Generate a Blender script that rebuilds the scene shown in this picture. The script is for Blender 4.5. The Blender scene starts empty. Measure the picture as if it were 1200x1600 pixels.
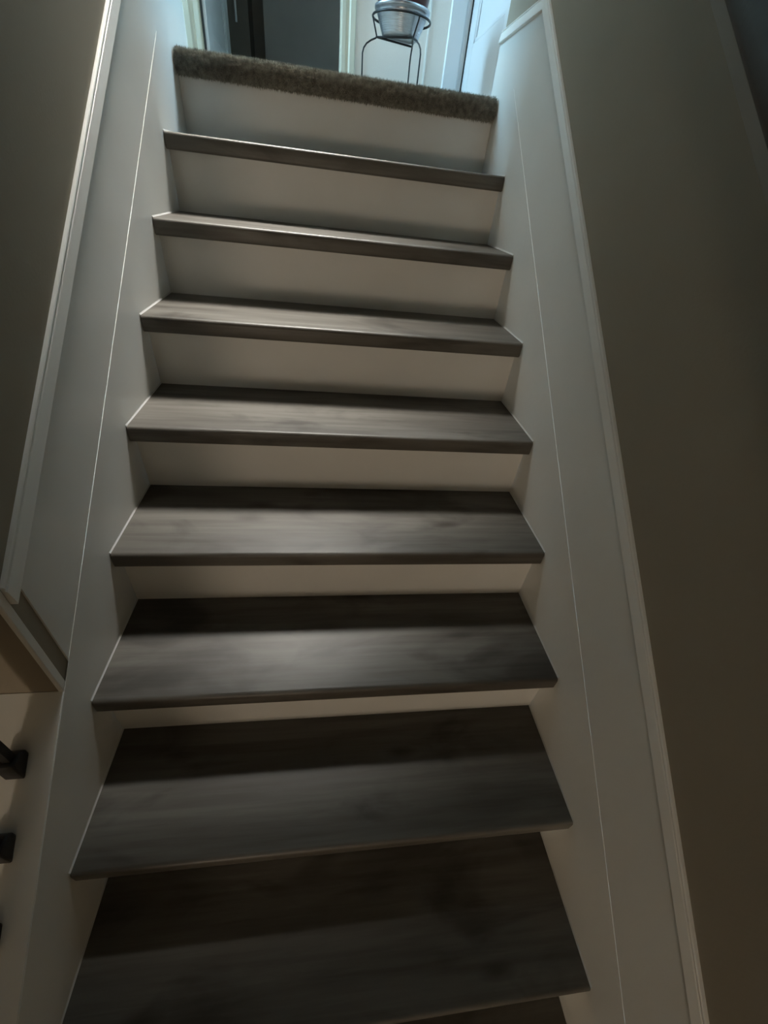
import bpy, math, random
from mathutils import Matrix, Vector

random.seed(7)
scene = bpy.context.scene
C = scene.collection

# ------------------------------------------------------------------ camera
cam_data = bpy.data.cameras.new('camera')
cam = bpy.data.objects.new('camera', cam_data)
C.objects.link(cam)
yaw, pitch, roll = -0.1829, -0.6659, -0.1255
RZ = Matrix.Rotation(yaw, 3, 'Z'); RX = Matrix.Rotation(pitch, 3, 'X'); RY = Matrix.Rotation(roll, 3, 'Y')
R3 = RZ @ RX @ RY                       # columns: right, forward, up
right, fwd, up = R3.col[0], R3.col[1], R3.col[2]
cm = Matrix((right, up, -fwd)).transposed().to_4x4()
cm.translation = Vector((-0.0469, -1.8905, -0.2484))
cam.matrix_world = cm
cam_data.sensor_fit = 'VERTICAL'; cam_data.sensor_height = 36.0; cam_data.sensor_width = 27.0
cam_data.lens = 645.38 / 1600 * 36.0
cam_data.clip_start = 0.02
scene.camera = cam

# ------------------------------------------------------------------ world: dull blue daylight sky
world = bpy.data.worlds.new('sky'); scene.world = world
world.use_nodes = True
bg = world.node_tree.nodes['Background']
bg.inputs[0].default_value = (0.44, 0.74, 1.0, 1)
bg.inputs[1].default_value = 6.2

def portal(name, loc, rot, sx, sy):
    l = bpy.data.lights.new(name, 'AREA'); l.shape = 'RECTANGLE'; l.size = sx; l.size_y = sy
    l.cycles.is_portal = True
    o = bpy.data.objects.new(name, l); o.location = loc; o.rotation_euler = rot
    C.objects.link(o)
portal('window_portal_right', (1.76, 0.36, 1.45), (0, math.pi / 2, 0), 1.3, 0.50)
portal('window_portal', (-2.46, 0.78, 1.45), (0, -math.pi / 2, 0), 1.3, 0.86)

vs = scene.view_settings
vs.view_transform = 'Standard'; vs.look = 'None'; vs.gamma = 1.0; vs.use_curve_mapping = False
vs.exposure = 3.0
scene.display_settings.display_device = 'sRGB'
scene.cycles.use_denoising = True
scene.cycles.max_bounces = 10
scene.cycles.diffuse_bounces = 6
scene.cycles.transparent_max_bounces = 12

# ------------------------------------------------------------------ stair dimensions
RISE, RUN, NOSE_T, OVER = 0.18869, 0.23676, 0.0400, 0.0328
M = RISE / RUN
XH = 0.515                      # half width between the skirt faces
NSTEP = 13                      # treads below the landing
LOW = -(NSTEP + 1) * RISE       # lower floor
CEIL = 2.40
YFAR = 1.30                     # far wall of the upper hall

# ------------------------------------------------------------------ materials
def mat(name, col, rough=0.5, spec=0.4, metal=0.0, var=0.06, scale=6.0, bump=0.05, bscale=120.0, col2=None):
    m = bpy.data.materials.new(name); m.use_nodes = True
    nt = m.node_tree; b = nt.nodes['Principled BSDF']
    b.inputs['Roughness'].default_value = rough; b.inputs['Metallic'].default_value = metal
    b.inputs['Specular IOR Level'].default_value = spec
    tc = nt.nodes.new('ShaderNodeTexCoord'); n = nt.nodes.new('ShaderNodeTexNoise')
    n.inputs['Scale'].default_value = scale; n.inputs['Detail'].default_value = 4
    nt.links.new(tc.outputs['Object'], n.inputs['Vector'])
    r = nt.nodes.new('ShaderNodeValToRGB')
    c2 = col2 or tuple(c * (1 + var) for c in col); c1 = col if col2 else tuple(c * (1 - var) for c in col)
    r.color_ramp.elements[0].position = 0.3; r.color_ramp.elements[1].position = 0.7
    r.color_ramp.elements[0].color = (*c1, 1); r.color_ramp.elements[1].color = (*c2, 1)
    nt.links.new(n.outputs['Fac'], r.inputs[0]); nt.links.new(r.outputs[0], b.inputs['Base Color'])
    if bump:
        n2 = nt.nodes.new('ShaderNodeTexNoise'); n2.inputs['Scale'].default_value = bscale; n2.inputs['Detail'].default_value = 3
        nt.links.new(tc.outputs['Object'], n2.inputs['Vector'])
        bp = nt.nodes.new('ShaderNodeBump'); bp.inputs['Strength'].default_value = bump; bp.inputs['Distance'].default_value = 0.004
        nt.links.new(n2.outputs['Fac'], bp.inputs['Height']); nt.links.new(bp.outputs[0], b.inputs['Normal'])
    return m

WHITE = mat('white_trim_paint', (0.86, 0.86, 0.82), 0.38, 0.45, var=0.025, scale=3, bump=0.05, bscale=60)
RISERW = mat('white_riser_paint', (0.79, 0.785, 0.75), 0.5, 0.35, var=0.04, scale=4, bump=0.06, bscale=80)
WALLD = mat('greige_wall_paint', (0.34, 0.302, 0.238), 0.75, 0.25, var=0.05, scale=2.5, bump=0.07, bscale=170)
WALLH = mat('pale_hall_paint', (0.80, 0.75, 0.69), 0.7, 0.25, var=0.03, scale=2.5, bump=0.15, bscale=170)
CREAM = mat('cream_casing_paint', (0.62, 0.59, 0.48), 0.4, 0.4, var=0.02, scale=4, bump=0.03)
DOORW = mat('white_door_paint', (0.74, 0.75, 0.76), 0.35, 0.45, var=0.015, scale=3, bump=0.03)
CEILM = mat('white_ceiling_paint', (0.72, 0.72, 0.70), 0.8, 0.2, var=0.02, bump=0.2, bscale=90)
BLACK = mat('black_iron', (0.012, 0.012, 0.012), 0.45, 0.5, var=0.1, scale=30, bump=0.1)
WIRE = mat('dark_wire', (0.035, 0.037, 0.04), 0.4, 0.5, metal=0.6, var=0.1, scale=30, bump=0.05)
SILVER = mat('galvanised_metal', (0.50, 0.53, 0.58), 0.28, 0.5, metal=0.85, var=0.10, scale=22, bump=0.05, bscale=60)
MAROON = mat('maroon_glaze', (0.085, 0.022, 0.020), 0.3, 0.5, var=0.15, scale=14, bump=0.04)
SOIL = mat('potting_soil', (0.03, 0.02, 0.013), 0.95, 0.1, var=0.4, scale=60, bump=0.8, bscale=90)
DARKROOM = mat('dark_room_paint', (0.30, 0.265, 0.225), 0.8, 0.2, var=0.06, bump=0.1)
DARKPANEL = mat('dark_grey_panel', (0.40, 0.375, 0.345), 0.6, 0.3, var=0.06, scale=4, bump=0.05)
RAILW = mat('dark_stained_wood', (0.045, 0.034, 0.022), 0.45, 0.4, var=0.25, scale=9, bump=0.08)
LOWFLOOR = mat('lower_floor_laminate', (0.12, 0.10, 0.08), 0.5, 0.4, var=0.2, scale=5, bump=0.08)

def wood_material():
    m = bpy.data.materials.new('grey_oak_laminate'); m.use_nodes = True
    nt = m.node_tree; N = nt.nodes; Lk = nt.links.new; b = N['Principled BSDF']
    b.inputs['Roughness'].default_value = 0.42; b.inputs['Specular IOR Level'].default_value = 0.4
    tc = N.new('ShaderNodeTexCoord'); oi = N.new('ShaderNodeObjectInfo')
    off = N.new('ShaderNodeVectorMath'); off.operation = 'SCALE'; off.inputs[0].default_value = (37.0, 11.0, 5.0)
    Lk(oi.outputs['Random'], off.inputs['Scale'])
    add = N.new('ShaderNodeVectorMath'); add.operation = 'ADD'
    Lk(tc.outputs['Object'], add.inputs[0]); Lk(off.outputs[0], add.inputs[1])
    def noise(scale_vec, scale, detail, dist=0.0):
        mp = N.new('ShaderNodeMapping'); mp.inputs['Scale'].default_value = scale_vec
        Lk(add.outputs[0], mp.inputs[0])
        n = N.new('ShaderNodeTexNoise'); n.inputs['Scale'].default_value = scale; n.inputs['Detail'].default_value = detail
        n.inputs['Distortion'].default_value = dist
        Lk(mp.outputs[0], n.inputs['Vector']); return n.outputs['Fac']
    grain = noise((1.2, 26, 26), 3.0, 6, 0.3)
    streak = noise((0.9, 7, 7), 2.2, 5, 0.6)
    cloud = noise((1.0, 2.6, 2.6), 3.4, 4, 0.8)
    def ramp(src, p0, c0, p1, c1):
        r = N.new('ShaderNodeValToRGB'); e = r.color_ramp.elements
        e[0].position = p0; e[0].color = (*c0, 1); e[1].position = p1; e[1].color = (*c1, 1)
        Lk(src, r.inputs[0]); return r.outputs[0]
    base = ramp(streak, 0.30, (0.088, 0.079, 0.066), 0.70, (0.160, 0.150, 0.131))
    def mult(a, bb, fac):
        mx = N.new('ShaderNodeMix'); mx.data_type = 'RGBA'; mx.blend_type = 'MULTIPLY'; mx.inputs[0].default_value = fac
        Lk(a, mx.inputs[6]); Lk(bb, mx.inputs[7]); return mx.outputs[2]
    c = mult(base, ramp(grain, 0.35, (0.62, 0.60, 0.57), 0.6, (1.08, 1.08, 1.08)), 0.5)
    c = mult(c, ramp(cloud, 0.33, (0.48, 0.46, 0.44), 0.50, (1.0, 1.0, 1.0)), 0.9)
    vm = N.new('ShaderNodeMapping'); vm.inputs['Scale'].default_value = (2.1, 5.5, 5.5); Lk(add.outputs[0], vm.inputs[0])
    vo = N.new('ShaderNodeTexVoronoi'); vo.inputs['Scale'].default_value = 1.3; Lk(vm.outputs[0], vo.inputs['Vector'])
    c = mult(c, ramp(vo.outputs['Distance'], 0.03, (0.38, 0.34, 0.30), 0.13, (1.0, 1.0, 1.0)), 0.8)
    Lk(c, b.inputs['Base Color'])
    bp = N.new('ShaderNodeBump'); bp.inputs['Strength'].default_value = 0.12; bp.inputs['Distance'].default_value = 0.002
    Lk(grain, bp.inputs['Height']); Lk(bp.outputs[0], b.inputs['Normal'])
    return m
WOOD = wood_material()

def carpet_material():
    m = mat('beige_carpet_pile', (0.22, 0.213, 0.180), 0.95, 0.1, scale=70, bump=1.0, bscale=300, col2=(0.50, 0.48, 0.41))
    return m
CARPET = carpet_material()

def glass_material():
    m = bpy.data.materials.new('clear_window_glass'); m.use_nodes = True
    nt = m.node_tree; nt.nodes.clear()
    o = nt.nodes.new('ShaderNodeOutputMaterial'); mx = nt.nodes.new('ShaderNodeMixShader')
    t = nt.nodes.new('ShaderNodeBsdfTransparent'); g = nt.nodes.new('ShaderNodeBsdfGlossy'); f = nt.nodes.new('ShaderNodeFresnel')
    g.inputs['Roughness'].default_value = 0.02; t.inputs[0].default_value = (0.93, 0.97, 0.97, 1)
    nt.links.new(f.outputs[0], mx.inputs[0]); nt.links.new(t.outputs[0], mx.inputs[1]); nt.links.new(g.outputs[0], mx.inputs[2])
    nt.links.new(mx.outputs[0], o.inputs[0]); return m
GLASS = glass_material()

# ------------------------------------------------------------------ mesh builder
class MB:
    def __init__(s): s.v = []; s.f = []; s.smooth = []
    def add(s, vs_, fs_, smooth=False):
        b = len(s.v); s.v += [tuple(p) for p in vs_]
        for f in fs_: s.f.append(tuple(i + b for i in f)); s.smooth.append(smooth)
        return s
    def box(s, a, b):
        x0, y0, z0 = a; x1, y1, z1 = b
        return s.add([(x0,y0,z0),(x1,y0,z0),(x1,y1,z0),(x0,y1,z0),(x0,y0,z1),(x1,y0,z1),(x1,y1,z1),(x0,y1,z1)],
              [(0,3,2,1),(4,5,6,7),(0,1,5,4),(1,2,6,5),(2,3,7,6),(3,0,4,7)])
    def prism(s, poly, ax, a, b, smooth=False):
        """polygon in the two other axes (in xyz order), extruded along axis ax from a to b"""
        def P(p, t):
            q = list(p); q.insert(ax, t); return tuple(q)
        n = len(poly)
        vv = [P(p, a) for p in poly] + [P(p, b) for p in poly]
        ff = [tuple(range(n))[::-1], tuple(range(n, 2 * n))]
        s.add(vv, ff)
        base = len(s.v) - 2 * n
        for i in range(n):
            j = (i + 1) % n
            s.f.append((base + i, base + j, base + n + j, base + n + i)); s.smooth.append(smooth)
        return s
    def sweep(s, prof, path, frame):
        """profile points (p,q) placed by frame(pathpoint, p, q); open path, closed profile, capped"""
        n = len(prof); rings = []
        for pp in path: rings.append([frame(pp, p, q) for p, q in prof])
        vv = [p for r in rings for p in r]; ff = []
        for i in range(len(rings) - 1):
            for k in range(n):
                k2 = (k + 1) % n
                ff.append((i*n+k, i*n+k2, (i+1)*n+k2, (i+1)*n+k))
        ff.append(tuple(range(n))[::-1]); ff.append(tuple((len(rings)-1)*n + k for k in range(n)))
        return s.add(vv, ff)
    def tube(s, pts, r, n=8, closed=False):
        pts = [Vector(p) for p in pts]; rings = []
        prev = None
        for i, p in enumerate(pts):
            if closed: t = (pts[(i+1) % len(pts)] - pts[i-1]).normalized()
            else: t = (pts[min(i+1, len(pts)-1)] - pts[max(i-1, 0)]).normalized()
            if prev is None:
                a = t.orthogonal().normalized()
            else:
                a = (prev - t * prev.dot(t)).normalized()
            prev = a; b = t.cross(a)
            rr = r[i] if isinstance(r, (list, tuple)) else r
            rings.append([p + a * (rr * math.cos(2*math.pi*k/n)) + b * (rr * math.sin(2*math.pi*k/n)) for k in range(n)])
        vv = [q for rg in rings for q in rg]; ff = []
        m = len(rings)
        for i in range(m if closed else m - 1):
            i2 = (i + 1) % m
            for k in range(n):
                k2 = (k + 1) % n
                ff.append((i*n+k, i*n+k2, i2*n+k2, i2*n+k))
        s.add(vv, ff, True)
        if not closed: s.add(rings[0], [tuple(range(n))[::-1]]); s.add(rings[-1], [tuple(range(n))])
        return s
    def lathe(s, prof, c, n=48, closed=False):
        vv = []; ff = []; m = len(prof)
        for r, z in prof:
            for k in range(n):
                a = 2 * math.pi * k / n
                vv.append((c[0] + r * math.cos(a), c[1] + r * math.sin(a), c[2] + z))
        for i in range(m - 1):
            for k in range(n):
                k2 = (k + 1) % n
                ff.append((i*n+k, i*n+k2, (i+1)*n+k2, (i+1)*n+k))
        s.add(vv, ff, True)
        return s
    def build(s, name, material, parent=None, origin=None, bevel=0.0, segs=2, angle=40):
        me = bpy.data.meshes.new(name)
        o3 = Vector(origin) if origin else Vector((0, 0, 0))
        me.from_pydata([tuple(Vector(p) - o3) for p in s.v], [], s.f)
        me.polygons.foreach_set('use_smooth', s.smooth)
        import bmesh
        bm = bmesh.new(); bm.from_mesh(me); bmesh.ops.recalc_face_normals(bm, faces=bm.faces); bm.to_mesh(me); bm.free()
        me.materials.append(material)
        o = bpy.data.objects.new(name, me); C.objects.link(o); o.location = o3
        if parent:
            o.parent = parent; o.location = o3 - parent.location
        if bevel:
            md = o.modifiers.new('bevel', 'BEVEL'); md.width = bevel; md.segments = segs; md.limit_method = 'ANGLE'; md.angle_limit = math.radians(angle)
            for p in me.polygons: p.use_smooth = True
            me.set_sharp_from_angle(angle=math.radians(60))
        return o

def struct(o, label=None, cat=None):
    o['kind'] = 'structure'
    if label: o['label'] = label
    if cat: o['category'] = cat
    return o
def empty(name, loc, label, cat, group=None):
    o = bpy.data.objects.new(name, None); C.objects.link(o); o.location = loc; o.empty_display_size = 0.05
    o['label'] = label; o['category'] = cat
    if group: o['group'] = group
    bpy.context.view_layer.update()
    return o
def child(parent, mb, name, material, **k):
    return mb.build(name, material, parent, origin=k.pop('origin', tuple(parent.location)), **k)

# ------------------------------------------------------------------ stairwell walls
YB = -3.9                        # far end of the stairwell, behind the photographer
YE = -1.447                      # where the left wall stops at the open lower stair
XW = 0.5190                       # wall plane behind the skirts
struct(MB().box((-0.65, YE, -1.6), (-XW, 0.22, CEIL)).build('wall_left', WALLD),
       'dark greige painted stairwell wall above the left skirt', 'wall')
struct(MB().box((XW, -8.6, LOW - 0.05), (0.65, 0.09, CEIL)).build('wall_right', WALLD),
       'dark greige painted stairwell wall above the right skirt', 'wall')

def capped_line(h, y_low, zh, y_top):
    """points (y,z) of a line at height h above the nosings that turns level at height zh"""
    yk = (zh - h) / M
    return [(y_low, M * y_low + h), (yk, zh), (y_top, zh)]

def skirt(side, name, label, h_in, h_cap0, h_cap1, y_low_panel, y_low_cap, y_low_in, y_top, z_base):
    root = empty(name, (side * XH, -1.0, -0.8), label, 'skirting')
    del root['category']; root['kind'] = 'structure'
    # wide panel
    top = capped_line(h_cap0 + 0.01, y_low_panel, z_base - 0.012, y_top)
    bot = [(y_top, -0.30), (-0.1, -0.30 - 0.05), (y_low_panel, M * y_low_panel - 0.30)]
    child(root, MB().prism(top + bot, 0, side * (XH + 0.0010), side * (XW + 0.004)), 'skirt_panel', WHITE)
    # thin inner board that the treads butt against, plumb cut at its head
    ih = [(y_low_in, M * y_low_in + h_in), (-0.132, M * -0.132 + h_in), (-0.132, -0.33), (y_low_in, M * y_low_in - 0.33)]
    child(root, MB().prism(ih, 0, side * XH, side * (XH + 0.0010)), 'inner_skirt_board', WHITE, bevel=0.0004, segs=1)
    # cap moulding swept up the slope and level along the landing
    w = h_cap1 - h_cap0
    prof = [(-0.005, 0.0), (0.008, 0.0), (0.009, 0.05*w), (0.0050, 0.72*w), (0.0045, 0.75*w), (0.0018, 0.79*w), (0.0018, 0.85*w),
            (0.0042, 0.88*w), (0.0044, 0.93*w), (0.003, 0.985*w), (0.001, 1.0*w), (-0.005, 1.0*w)]
    yk = (z_base - h_cap1) / M
    path = [(y_low_cap, M * y_low_cap, 0), (yk, M * yk, 0), (y_top + 0.0, None, 0)]
    def frame(pp, t, q):
        y, zb, _ = pp
        x = side * (XH + 0.0010 - t)
        if zb is None: return (x, y, z_base - w + q)
        # at the mitre the level and the sloping run share their points
        if y == yk:
            return (x, (z_base - w + q - h_cap0 - q) / M, z_base - w + q)
        return (x, y, zb + h_cap0 + q)
    child(root, MB().sweep(prof, path, frame), 'cap_moulding', WHITE)
    return root

skirt(-1, 'trim_1', 'white left stair skirt with moulded cap', 0.124, 0.338, 0.375, -1.405, -1.432, -3.30, 0.22, 0.185)
rs = skirt(1, 'trim_2', 'white right stair skirt with moulded cap', 0.128, 0.359, 0.389, -3.35, -3.35, -3.35, 0.105, 0.185)
# the right base turns round the end of the wall
child(rs, MB().box((XH + 0.003, 0.085, 0.0), (0.655, 0.107, 0.172)), 'base_return', WHITE, bevel=0.003)
# corner bead on the end of the left wall
struct(MB().box((-0.5260, -1.4485, -1.05), (-0.5172, -1.433, -0.30)).build('trim_3', WHITE, bevel=0.002),
       'slim white corner bead on the end of the left wall', None)

# closed curb that carries the balusters, open side of the lower stair
cy0, cy1 = YE, -3.30
struct(MB().prism([(cy0, M*cy0 + 0.122), (cy1, M*cy1 + 0.122), (cy1, LOW), (cy0, LOW)], 0, -0.64, -XH - 0.0011)
       .build('wall_curb', WHITE, bevel=0.002, segs=1), 'low white sloping curb under the black balusters', None)

# ------------------------------------------------------------------ staircase
stair = empty('staircase', (0, -1.6, LOW), 'straight staircase of grey oak treads with white painted risers', 'staircase')
def tread_mesh(k):
    y0 = -k * RUN; y1 = -(k - 1) * RUN + OVER + 0.008; z1 = -k * RISE; z0 = z1 - NOSE_T
    r = 0.009; prof = []
    for a in range(0, 5):
        t = math.pi / 2 * a / 4
        prof.append((y0 + r - r * math.sin(t), z1 - r + r * math.cos(t)))
    r2 = 0.006
    for a in range(0, 4):
        t = math.pi / 2 * a / 3
        prof.append((y0 + r2 - r2 * math.cos(t), z0 + r2 - r2 * math.sin(t)))
    prof += [(y0 + 0.055, z0), (y0 + 0.055, z0 + 0.015), (y1, z0 + 0.015), (y1, z1)]
    return MB().prism(prof, 0, -XH + 0.0005, XH - 0.0005)
for k in range(1, NSTEP + 1):
    t = tread_mesh(k).build('tread', WOOD, stair, origin=(0, -k * RUN, -k * RISE), bevel=0.0012, segs=1, angle=50)
CAULK = mat('white_caulk', (0.70, 0.70, 0.68), 0.45, 0.4, var=0.05, scale=30, bump=0.1)
for k in range(1, NSTEP + 1):
    for s_ in (-1, 1):
        x0 = s_ * XH; w = 0.0022; z = -k * RISE; y0 = -k * RUN + 0.004; y1 = -(k - 1) * RUN + OVER
        b = MB(); b.add([(x0, y0, z), (x0 - s_*w, y0, z), (x0, y0, z + w*1.6), (x0, y1, z), (x0 - s_*w, y1, z), (x0, y1, z + w*1.6)],
                        [(0, 1, 2), (3, 5, 4), (0, 3, 4, 1), (1, 4, 5, 2), (2, 5, 3, 0)])
        b.build('caulk_line', CAULK, stair, origin=(x0, y0, z))
for k in range(0, NSTEP + 1):
    y = -k * RUN + OVER
    MB().box((-XH + 0.0005, y, -(k + 1) * RISE - 0.02), (XH - 0.0005, y + 0.014, -k * RISE - (0.012 if k else 0.03))).build(
        'riser', RISERW, stair, origin=(0, y, -(k + 1) * RISE))

# ------------------------------------------------------------------ upper hall floor with carpet
HX0, HX1 = -2.45, 1.75
cz = 0.012
prof = [(YFAR + 0.6, cz)]
prof += [(0.03, cz)]
for a in range(0, 9):
    t = math.pi * a / 8
    prof.append((0.024 - 0.026 * math.sin(t) , cz - 0.026 + 0.026 * math.cos(t)))
prof += [(0.046, cz - 0.054), (0.046, -0.2), (YFAR + 0.6, -0.2)]
carpet = MB().prism(prof, 0, -XH + 0.001, XH - 0.001, smooth=True).build('floor_upper', CARPET)
struct(carpet, 'beige carpeted landing with rounded front edge', 'floor')
side = MB(); side.box((HX0, 0.22, -0.2), (-XH + 0.001, YFAR + 0.6, cz)); side.box((XH - 0.001, 0.107, -0.2), (HX1, YFAR + 0.6, cz))
struct(side.build('floor_hall', CARPET), 'beige carpet of the upper hall beside the landing', 'floor')
# pile: short tufts, thickest on the nosing that shows
pile = MB(); rnd = random.Random(3)
def tuft(p, n, h):
    t1 = n.orthogonal().normalized(); t1 = (Matrix.Rotation(rnd.uniform(0, 6.28), 3, n) @ t1)
    w = rnd.uniform(0.0009, 0.0018); tip = p + n * h + Vector((rnd.uniform(-1, 1), rnd.uniform(-1, 1), rnd.uniform(-1, 1))) * h * 0.5
    b = len(pile.v)
    t2 = n.cross(t1)
    pile.v += [tuple(p + t1 * w), tuple(p - t1 * w * 0.5 + t2 * w), tuple(p - t1 * w * 0.5 - t2 * w), tuple(tip)]
    pile.f += [(b, b+1, b+3), (b+1, b+2, b+3), (b+2, b, b+3)]; pile.smooth += [False] * 3
for i in range(34000):
    x = rnd.uniform(-XH + 0.003, XH - 0.003)
    if rnd.random() < 0.62:
        t = math.pi * rnd.random()
        n = Vector((0, -math.sin(t), math.cos(t)))
        p = Vector((x, 0.024 - 0.026 * math.sin(t), cz - 0.026 + 0.026 * math.cos(t)))
    else:
        n = Vector((0, 0, 1)); p = Vector((x, 0.024 + 0.16 * rnd.random() ** 1.5, cz))
    tuft(p, n, rnd.uniform(0.004, 0.009))
po = pile.build('carpet_pile', CARPET, carpet); po['kind'] = 'stuff'

# ------------------------------------------------------------------ upper hall shell
def wall_boxes(name, material, boxes, label):
    b = MB()
    for a, c in boxes: b.box(a, c)
    return struct(b.build(name, material), label, 'wall')
D1a, D1b = -0.675, 0.004           # dark doorway
D2a, D2b = 0.690, 1.42             # doorway of the open white door
DH = 2.03
wall_boxes('wall_far', WALLH, [((HX0, YFAR, 0), (D1a - 0.02, YFAR + 0.12, CEIL)), ((D1b + 0.02, YFAR, 0), (D2a - 0.02, YFAR + 0.12, CEIL)),
           ((D2b + 0.02, YFAR, 0), (HX1, YFAR + 0.12, CEIL)), ((D1a - 0.02, YFAR, DH + 0.02), (D1b + 0.02, YFAR + 0.12, CEIL)),
           ((D2a - 0.02, YFAR, DH + 0.02), (D2b + 0.02, YFAR + 0.12, CEIL))], 'pale far wall of the upper hall behind the wire stand')
ry0, ry1, rz0, rz1 = 0.12, 0.60, 0.80, 2.10
wall_boxes('wall_hall_right', WALLH, [((HX1, 0.0, 0), (HX1 + 0.1, ry0, CEIL)), ((HX1, ry1, 0), (HX1 + 0.1, YFAR + 0.12, CEIL)), ((HX1, ry0, 0), (HX1 + 0.1, ry1, rz0)),
           ((HX1, ry0, rz1), (HX1 + 0.1, ry1, CEIL)), ((0.65, -0.02, 0), (HX1, 0.09, CEIL))], 'pale wall closing the upper hall on the right')
# left end of the hall: window
wy0, wy1, wz0, wz1 = 0.36, 1.20, 0.80, 2.10
wall_boxes('wall_hall_left', WALLH, [((HX0 - 0.1, 0.1, 0), (HX0, wy0, CEIL)), ((HX0 - 0.1, wy1, 0), (HX0, YFAR + 0.12, CEIL)),
           ((HX0 - 0.1, wy0, 0), (HX0, wy1, wz0)), ((HX0 - 0.1, wy0, wz1), (HX0, wy1, CEIL)), ((HX0, 0.10, 0), (-0.65, 0.22, CEIL))],
           'pale wall with the window at the left end of the hall')
def sash(name, x0, x1, y0, y1, z0, z1, label):
    b = MB()
    for a, c in [((y0, z0), (y0 + 0.05, z1)), ((y1 - 0.05, z0), (y1, z1)), ((y0, z0), (y1, z0 + 0.05)), ((y0, z1 - 0.05), (y1, z1)),
                 ((y0, (z0 + z1) / 2 - 0.02), (y1, (z0 + z1) / 2 + 0.02))]:
        b.box((x0, a[0], a[1]), (x1, c[0], c[1]))
    w = struct(b.build(name, DOORW, bevel=0.004), label, 'window')
    xm = (x0 + x1) / 2
    MB().box((xm - 0.002, y0 + 0.04, z0 + 0.04), (xm + 0.002, y1 - 0.04, z1 - 0.04)).build('window_pane', GLASS, w)
sash('window_2', HX1 + 0.03, HX1 + 0.09, ry0, ry1, rz0, rz1, 'narrow white sash window at the right end of the hall')
sash('window_1', HX0 - 0.09, HX0 - 0.03, wy0, wy1, wz0, wz1, 'white framed sash window at the left end of the hall')

# ceiling with a light panel over the landing and an added stair spot
DLX, DLY = -0.15, 0.45
struct(MB().box((HX0 - 0.1, YB - 0.1, CEIL), (HX1 + 0.1, YFAR + 0.12, CEIL + 0.2)).build('ceiling', CEILM), 'white ceiling of the hall and stairwell', 'ceiling')
dl = empty('ceiling_light', (DLX, DLY, CEIL), 'louvred light panel on the ceiling above the landing', 'lamp')
fr = MB()
for a, c in (((-0.37, -0.28), (-0.34, 0.28)), ((0.34, -0.28), (0.37, 0.28)), ((-0.37, -0.28), (0.37, -0.25)), ((-0.37, 0.25), (0.37, 0.28))):
    fr.box((DLX + a[0], DLY + a[1], CEIL - 0.05), (DLX + c[0], DLY + c[1], CEIL))
child(dl, fr, 'frame', WHITE)
dm = bpy.data.materials.new('lit_diffuser'); dm.use_nodes = True
db = dm.node_tree.nodes['Principled BSDF']; db.inputs['Base Color'].default_value = (0.9, 0.9, 0.88, 1)
db.inputs['Emission Color'].default_value = (1.0, 0.95, 0.87, 1); db.inputs['Emission Strength'].default_value = 0.1
child(dl, MB().box((DLX - 0.34, DLY - 0.25, CEIL - 0.03), (DLX + 0.34, DLY + 0.25, CEIL - 0.025)), 'diffuser', dm)
sl = bpy.data.lights.new('panel_light', 'AREA'); sl.shape = 'RECTANGLE'; sl.size = 0.66; sl.size_y = 0.48
sl.energy = 0.52; sl.color = (1.0, 0.95, 0.87); sl.spread = math.radians(58)
so = bpy.data.objects.new('panel_light', sl); so.location = (0, 0, -0.12); so.rotation_euler = (0, 0, 0); C.objects.link(so); so.parent = dl
eb = bpy.data.lights.new('stair_beam', 'SPOT'); eb.energy = 190.0; eb.color = (1.0, 0.955, 0.885)  # unseen spot added to brighten mid-stairs, standing in for lens falloff
eb.spot_size = math.radians(15.0); eb.spot_blend = 1.0; eb.shadow_soft_size = 0.44
eo = bpy.data.objects.new('stair_beam', eb); eo.location = (-0.20, 0, -0.42); eo.rotation_euler = (math.radians(-21.7), 0, 0); eo.scale = (2.17, 1, 1)
C.objects.link(eo); eo.parent = dl

# ------------------------------------------------------------------ doorways of the far wall
def casing(x_in, direction, material, name, parent, w=0.075):
    """upright casing board with a stepped profile; x_in is the opening side"""
    d = direction
    prof = [(x_in, YFAR), (x_in, YFAR - 0.011), (x_in + d*0.006, YFAR - 0.014), (x_in + d*0.024, YFAR - 0.014), (x_in + d*0.028, YFAR - 0.010),
            (x_in + d*0.040, YFAR - 0.010), (x_in + d*0.048, YFAR - 0.020), (x_in + d*(w - 0.004), YFAR - 0.021), (x_in + d*w, YFAR - 0.017), (x_in + d*w, YFAR)]
    b = MB().prism(prof, 2, cz, DH + 0.07)
    return b.build(name, material, parent)
def frame_door(n, xa, xb, label, mat_l, mat_r):
    root = empty('door_%d' % n, ((xa + xb) / 2, YFAR, cz), label, 'doorway'); del root['category']; root['kind'] = 'structure'
    for x0, x1, mm in ((xa - 0.02, xa, mat_l), (xb, xb + 0.02, mat_r)):
        child(root, MB().box((x0, YFAR, cz), (x1, YFAR + 0.12, DH)), 'jamb', mm)
    child(root, MB().box((xa - 0.02, YFAR, DH), (xb + 0.02, YFAR + 0.12, DH + 0.02)), 'head_jamb', mat_l)
    bpy.context.view_layer.update()
    casing(xa - 0.004, -1, mat_l, 'casing', None, 0.125 if n == 2 else 0.075).parent = root
    casing(xb + 0.004, 1, mat_r, 'casing', None).parent = root
    child(root, MB().box((xa - 0.08, YFAR - 0.018, DH + 0.003), (xb + 0.08, YFAR, DH + 0.075)), 'head_casing', mat_l)
    for c in root.children:
        if c.name.startswith('casing'): c.matrix_parent_inverse = Matrix.Translation(root.location).inverted()
    return root
def gap_strip(root, x0, x1, y0, y1):  # black strip standing in for the shaded gap beside the door
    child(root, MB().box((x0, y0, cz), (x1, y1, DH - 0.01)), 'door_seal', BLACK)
d1_ = frame_door(1, D1a, D1b, 'cream cased doorway into the dark room', CREAM, CREAM)
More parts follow.
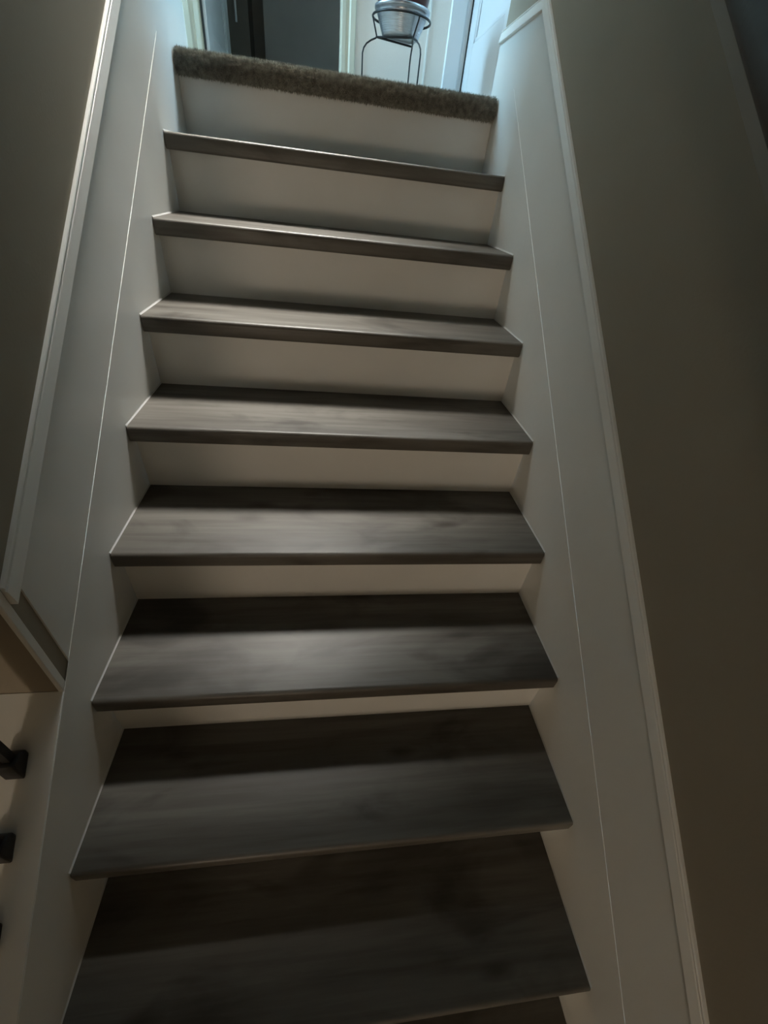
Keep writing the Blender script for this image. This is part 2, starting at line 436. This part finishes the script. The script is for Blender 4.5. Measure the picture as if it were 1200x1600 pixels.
gap_strip(d1_, D1a, D1a + 0.009, YFAR - 0.002, YFAR + 0.010)
d2_ = frame_door(2, D2a, D2b, 'white cased doorway beside the open panelled door', DOORW, DOORW)

struct(MB().box((0.452, YFAR - 0.006, cz), (0.462, YFAR, CEIL)).build('trim_4', WHITE, bevel=0.002), 'slim white vertical batten on the far wall right of the wire stand')
def panel_door(name, label, loc, rot, w, material, panels):
    """slab in local x (0..w, hinge at 0), thickness in y, panels recessed on both faces; returns the root"""
    root = empty(name, loc, label, 'door')
    th = 0.036; h = DH - 0.02
    us = [0.0, 0.115, w - 0.115, w]
    slab = MB()
    slab.box((0, -th/2, 0), (us[1], th/2, h)); slab.box((us[2], -th/2, 0), (w, th/2, h))
    zs = [0.0] + [z for p in panels for z in p] + [h]
    for i in range(0, len(zs), 2): slab.box((us[1], -th/2, zs[i]), (us[2], th/2, zs[i+1]))
    s = slab.build('slab', material, root, origin=(0, 0, 0), bevel=0.002, segs=1)
    s.location = (0, 0, 0)
    for z0, z1 in panels:
        p = MB(); p.box((us[1] - 0.004, -0.008, z0 - 0.004), (us[2] + 0.004, 0.008, z1 + 0.004))
        o = p.build('panel', material, root, origin=(0, 0, 0)); o.location = (0, 0, 0)
        bead = MB()
        for sgn in (-1, 1):
            y0, y1 = (sgn * 0.008, sgn * 0.015)
            a, b_, c, d = us[1], us[2], z0, z1; q = 0.018
            bead.box((a, min(y0, y1), c), (a + q, max(y0, y1), d)); bead.box((b_ - q, min(y0, y1), c), (b_, max(y0, y1), d))
            bead.box((a, min(y0, y1), c), (b_, max(y0, y1), c + q)); bead.box((a, min(y0, y1), d - q), (b_, max(y0, y1), d))
        o = bead.build('panel_bead', material, root, origin=(0, 0, 0), bevel=0.004, segs=1); o.location = (0, 0, 0)
    kn = MB()
    for sgn in (-1, 1):
        for r0, r1, y0, y1 in ((0.026, 0.026, th/2, th/2 + 0.006), (0.010, 0.010, th/2 + 0.006, th/2 + 0.04), (0.026, 0.020, th/2 + 0.04, th/2 + 0.062)):
            kn.tube([(w - 0.065, sgn*y0, 0.95), (w - 0.065, sgn*y1, 0.95)], [r0, r1], 16)
    o = kn.build('door_knob', SILVER, root, origin=(0, 0, 0)); o.location = (0, 0, 0)
    root.rotation_euler = (0, 0, rot)
    return root
# open door of the dark room: swung 90 degrees inwards, hinged on its left jamb
panel_door('panel_door', 'white door swung open into the dark room beyond the cream casing', (D1a + 0.024 - 0.018, YFAR + 0.012, cz + 0.012), math.pi/2, 0.66, DOORW,
           [(0.24, 0.90), (1.06, 1.86)])
gap_strip(d2_, D2a - 0.0245, D2a - 0.0195, YFAR - 0.022, YFAR - 0.014)
# bright open door on the right of the landing, swung towards the stairs
panel_door('panel_door', 'brightly lit white panelled door standing open right of the landing', (D2a - 0.001, YFAR - 0.024, cz + 0.012), -math.pi/2, 0.72, DOORW,
           [(0.33, 0.92), (1.06, 1.86)])

# dark room behind the first doorway
ry = 2.75
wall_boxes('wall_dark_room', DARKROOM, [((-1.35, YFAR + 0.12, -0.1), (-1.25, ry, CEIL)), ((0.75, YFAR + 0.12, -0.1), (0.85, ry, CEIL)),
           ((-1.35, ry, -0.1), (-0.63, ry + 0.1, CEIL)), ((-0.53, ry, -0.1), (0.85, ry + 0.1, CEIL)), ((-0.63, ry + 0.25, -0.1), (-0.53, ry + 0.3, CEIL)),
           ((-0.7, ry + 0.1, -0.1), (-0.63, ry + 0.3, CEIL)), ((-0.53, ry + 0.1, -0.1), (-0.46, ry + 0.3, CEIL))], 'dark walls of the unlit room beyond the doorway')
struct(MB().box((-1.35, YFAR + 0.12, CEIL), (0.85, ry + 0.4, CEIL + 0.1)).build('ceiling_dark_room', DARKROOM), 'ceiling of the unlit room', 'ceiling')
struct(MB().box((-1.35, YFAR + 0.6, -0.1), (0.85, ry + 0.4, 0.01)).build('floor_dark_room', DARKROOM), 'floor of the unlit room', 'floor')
d3 = struct(MB().box((-0.52, ry - 0.04, 0.01), (0.10, ry - 0.002, 2.02)).build('door_3', DARKPANEL, bevel=0.003), 'flat dark grey door at the back of the unlit room', 'door')
# room behind the second doorway: closed box
wall_boxes('wall_side_room', WALLH, [((0.60, YFAR + 0.121, -0.1), (0.66, 2.6, CEIL)), ((1.65, YFAR + 0.12, -0.1), (1.75, 2.6, CEIL)), ((0.85, 2.5, -0.1), (1.75, 2.6, CEIL)),
           ((0.85, YFAR + 0.12, CEIL), (1.75, 2.6, CEIL + 0.1)), ((0.85, YFAR + 0.6, -0.1), (1.75, 2.6, 0.0))], 'walls of the side room behind the open door')
# slim pale rod and a tiny knob seen in the dark room
rod = MB().tube([(-0.638, 2.2, 0.47), (-0.638, 2.2, 1.5)], 0.0065, 8).build('hanging_rod', DOORW)
rod['label'] = 'slim pale rod hanging in the dark room beyond the doorway'; rod['category'] = 'rod'
stop = MB().tube([(-0.665, ry, 0.325), (-0.665, ry - 0.03, 0.325), (-0.665, ry - 0.045, 0.325)], [0.006, 0.006, 0.009], 10).build('door_stop', DOORW)
stop['label'] = 'tiny white door stop in the dark room beyond the doorway'; stop['category'] = 'door stop'

# ------------------------------------------------------------------ lower rooms (behind and below the photographer)
LC = -0.30
wall_boxes('wall_lower', WALLD, [((-3.4, YE, LOW), (-0.6505, YE + 0.12, LC)), ((-3.5, -8.6, LOW), (-3.4, YE + 0.12, LC)), ((-3.5, -8.7, LOW), (0.65, -8.6, LC)),
           ((-0.65, YB, LC), (-XW, YE, CEIL)), ((-0.65, YB - 0.1, LC), (XW, YB, CEIL))], 'dark walls of the lower room around the foot of the stairs')
struct(MB().box((-3.5, -8.7, LOW - 0.1), (0.65, YE + 0.12, LOW)).build('floor_lower', LOWFLOOR), 'floor of the lower room', 'floor')
cl = MB(); cl.box((-3.5, -8.7, LC), (-0.65, YE + 0.12, LC + 0.1)); cl.box((-0.65, -8.7, LC), (0.65, YB - 0.1, LC + 0.1))
struct(cl.build('ceiling_lower', CEILM), 'ceiling of the lower room', 'ceiling')
# warm lamp of the lower room
lamp = empty('floor_lamp', (-1.3, -7.6, LOW), 'warm floor lamp in the lower room behind the stair foot', 'lamp')
lm = bpy.data.materials.new('warm_opal_glass'); lm.use_nodes = True
lb = lm.node_tree.nodes['Principled BSDF']; lb.inputs['Base Color'].default_value = (0.9, 0.85, 0.75, 1)
lb.inputs['Emission Color'].default_value = (1.0, 0.66, 0.38, 1); lb.inputs['Emission Strength'].default_value = 0.5
lt = lm.node_tree.nodes.new('ShaderNodeBsdfTransparent')
lx = lm.node_tree.nodes.new('ShaderNodeMixShader'); lx.inputs[0].default_value = 0.6
lm.node_tree.links.new(lb.outputs[0], lx.inputs[1]); lm.node_tree.links.new(lt.outputs[0], lx.inputs[2])
lm.node_tree.links.new(lx.outputs[0], lm.node_tree.nodes['Material Output'].inputs[0])
child(lamp, MB().lathe([(0.0, 0.0), (0.14, 0.0), (0.14, 0.012), (0.02, 0.025), (0.0, 0.025)], lamp.location, 32), 'lamp_base', BLACK)
child(lamp, MB().tube([lamp.location + Vector((0, 0, 0.02)), lamp.location + Vector((0, 0, 1.01))], 0.011, 12), 'lamp_pole', BLACK)
child(lamp, MB().lathe([(0.0, 1.00), (0.06, 1.01), (0.13, 1.06), (0.16, 1.13), (0.16, 1.20), (0.13, 1.27), (0.06, 1.32), (0.0, 1.33)], lamp.location, 32), 'lamp_globe', lm)
ll = bpy.data.lights.new('lamp_light', 'POINT'); ll.energy = 19.0; ll.color = (1.0, 0.83, 0.65); ll.shadow_soft_size = 0.30
lo = bpy.data.objects.new('lamp_light', ll); lo.location = (0, 0.0, 1.165); C.objects.link(lo); lo.parent = lamp

# ------------------------------------------------------------------ railing of black iron balusters
rail = empty('stair_railing', (-0.575, -2.2, M * -2.2 + 0.122), 'black iron railing on the low curb at the lower left', 'railing')
ys = [-1.542 - 0.099 * i for i in range(17)]
def hexa(b, x, y, z0, z1, w):
    b.box((x - w, y - w, z0), (x + w, y + w, z1))
for i, y in enumerate(ys):
    x = -0.575; z = M * y + 0.122
    bal = MB(); hexa(bal, x, y, z - 0.006, z + 0.80, 0.0068)
    bo = child(rail, bal, 'baluster', BLACK, bevel=0.0004, segs=1)
    sh = MB(); a, c = 0.0165, 0.0125
    za = z - M * a - 0.002; zb = z + M * 0 + 0.026
    sh.add([(x-a,y-a,z-M*a-0.001),(x+a,y-a,z-M*a-0.001),(x+a,y+a,z+M*a-0.001),(x-a,y+a,z+M*a-0.001),
            (x-a,y-a,z+0.024),(x+a,y-a,z+0.024),(x+a,y+a,z+0.024),(x-a,y+a,z+0.024),
            (x-c,y-c,z+0.032),(x+c,y-c,z+0.032),(x+c,y+c,z+0.032),(x-c,y+c,z+0.032)],
           [(0,3,2,1),(0,1,5,4),(1,2,6,5),(2,3,7,6),(3,0,4,7),(4,5,9,8),(5,6,10,9),(6,7,11,10),(7,4,8,11),(8,9,10,11)])
    s = sh.build('baluster_shoe', BLACK, bo, origin=tuple(rail.location), bevel=0.003, segs=2); s.location = (0, 0, 0)
hp = [(-0.03, 0.0), (0.03, 0.0), (0.033, 0.02), (0.028, 0.045), (0.012, 0.055), (-0.012, 0.055), (-0.028, 0.045), (-0.033, 0.02)]
child(rail, MB().sweep(hp, [(YE,), (-3.28,)], lambda pp, p, q: (-0.575 + p, pp[0], M * pp[0] + 0.122 + 0.79 + q)), 'handrail', RAILW, bevel=0.003)

# ------------------------------------------------------------------ handrail along the right wall
hr = empty('wall_handrail', (XW, -1.6, M * -1.6 + 0.86), 'dark wooden handrail on a pale backing strip along the right wall', 'handrail')
child(hr, MB().sweep([(0, 0), (0, 0.105), (0.012, 0.105), (0.014, 0.1), (0.014, 0.005), (0.012, 0)], [(-0.45,), (-3.3,)],
      lambda pp, p, q: (XW - p, pp[0], M * pp[0] + 0.806 + q)), 'backing_strip', mat('grey_strip_paint', (0.34, 0.315, 0.27), 0.6, 0.3), bevel=0.001)
hrp = [(-0.020, 0.0), (0.020, 0.0), (0.027, 0.015), (0.026, 0.04), (0.012, 0.056), (-0.012, 0.056), (-0.026, 0.04), (-0.027, 0.015)]
child(hr, MB().sweep(hrp, [(-0.47,), (-3.28,)], lambda pp, p, q: (XW - 0.062 + p, pp[0], M * pp[0] + 0.880 + q)), 'rail', RAILW, bevel=0.004)
for y in (-0.75, -1.65, -2.55):
    z = M * y + 0.84
    child(hr, MB().tube([(XW - 0.012, y, z), (XW - 0.045, y, z), (XW - 0.060, y, z + 0.012), (XW - 0.062, y, z + 0.044)], 0.007, 10)
          .tube([(XW - 0.012, y, z), (XW - 0.019, y, z)], 0.026, 20), 'bracket', BLACK)

# ------------------------------------------------------------------ wire plant stand and pots on the landing
PC = Vector((0.252, 0.75, cz))
stand = empty('plant_stand', PC, 'dark wire plant stand standing on the landing carpet', 'plant stand')
JZ, RZ_ = 0.243, 0.302
RR = 0.122
ring = [(PC.x + RR * math.cos(2*math.pi*k/40), PC.y + RR * math.sin(2*math.pi*k/40), RZ_) for k in range(40)]
child(stand, MB().tube(ring, 0.0042, 8, closed=True), 'top_ring', WIRE)
LEGS = ((-0.100, 0.004, -0.058, 0.004), (0.046, -0.080, 0.030, -0.050), (0.064, 0.062, 0.004, 0.060))   # joint offset, outward kick
joints = []
for jx, jy, ox, oy in LEGS:
    ln = math.hypot(jx, jy); nx, ny = jx / ln, jy / ln
    def at(t, z): return (PC.x + jx + ox * t, PC.y + jy + oy * t, z)
    joints.append(at(0, JZ))
    pts = [(PC.x + RR * nx, PC.y + RR * ny, RZ_), (PC.x + (RR - 0.004) * nx, PC.y + (RR - 0.004) * ny, RZ_ - 0.012), at(0.02, JZ + 0.004), at(0.06, JZ - 0.003),
           at(0.40, JZ - 0.011), at(0.72, JZ - 0.022), at(0.92, JZ - 0.036), at(1.0, JZ - 0.052), at(0.97, 0.12), at(0.90, cz + 0.004), at(1.02, cz + 0.003)]
    child(stand, MB().tube(pts, 0.0032, 8), 'leg', WIRE)
for i in range(3):
    child(stand, MB().tube([joints[i], joints[(i + 1) % 3]], 0.0036, 8), 'brace', WIRE)
# ribbed metal cachepot sitting in the ring, on the braces
prof = [(0.0, 0.0), (0.072, 0.0), (0.078, 0.003)]
for i in range(11):
    z0 = 0.008 + i * 0.0055; r0 = 0.080 + i * 0.0025
    prof += [(r0, z0), (r0 + 0.0010, z0 + 0.0022), (r0 + 0.0009, z0 + 0.0042)]
prof += [(0.109, 0.072), (0.115, 0.076), (0.116, 0.084), (0.111, 0.086), (0.103, 0.075), (0.075, 0.006), (0.0, 0.005)]
bucket = MB().lathe(prof, (PC.x, PC.y, JZ + 0.0042), 56).build('cachepot', SILVER)
bucket['label'] = 'ribbed silver metal cachepot held in the wire plant stand'; bucket['category'] = 'pot'
mp = [(0.0, 0.0), (0.066, 0.0), (0.072, 0.004), (0.100, 0.075), (0.118, 0.150), (0.127, 0.155), (0.128, 0.180), (0.120, 0.182), (0.113, 0.16)]
pot = empty('flower_pot', (PC.x, PC.y, JZ + 0.0100), 'dark maroon flower pot inside the silver cachepot', 'pot')
child(pot, MB().lathe(mp, pot.location, 48), 'pot_body', MAROON)
child(pot, MB().lathe([(0.0, 0.166), (0.06, 0.168), (0.1135, 0.162), (0.110, 0.140), (0.0, 0.138)], pot.location, 48), 'soil', SOIL)
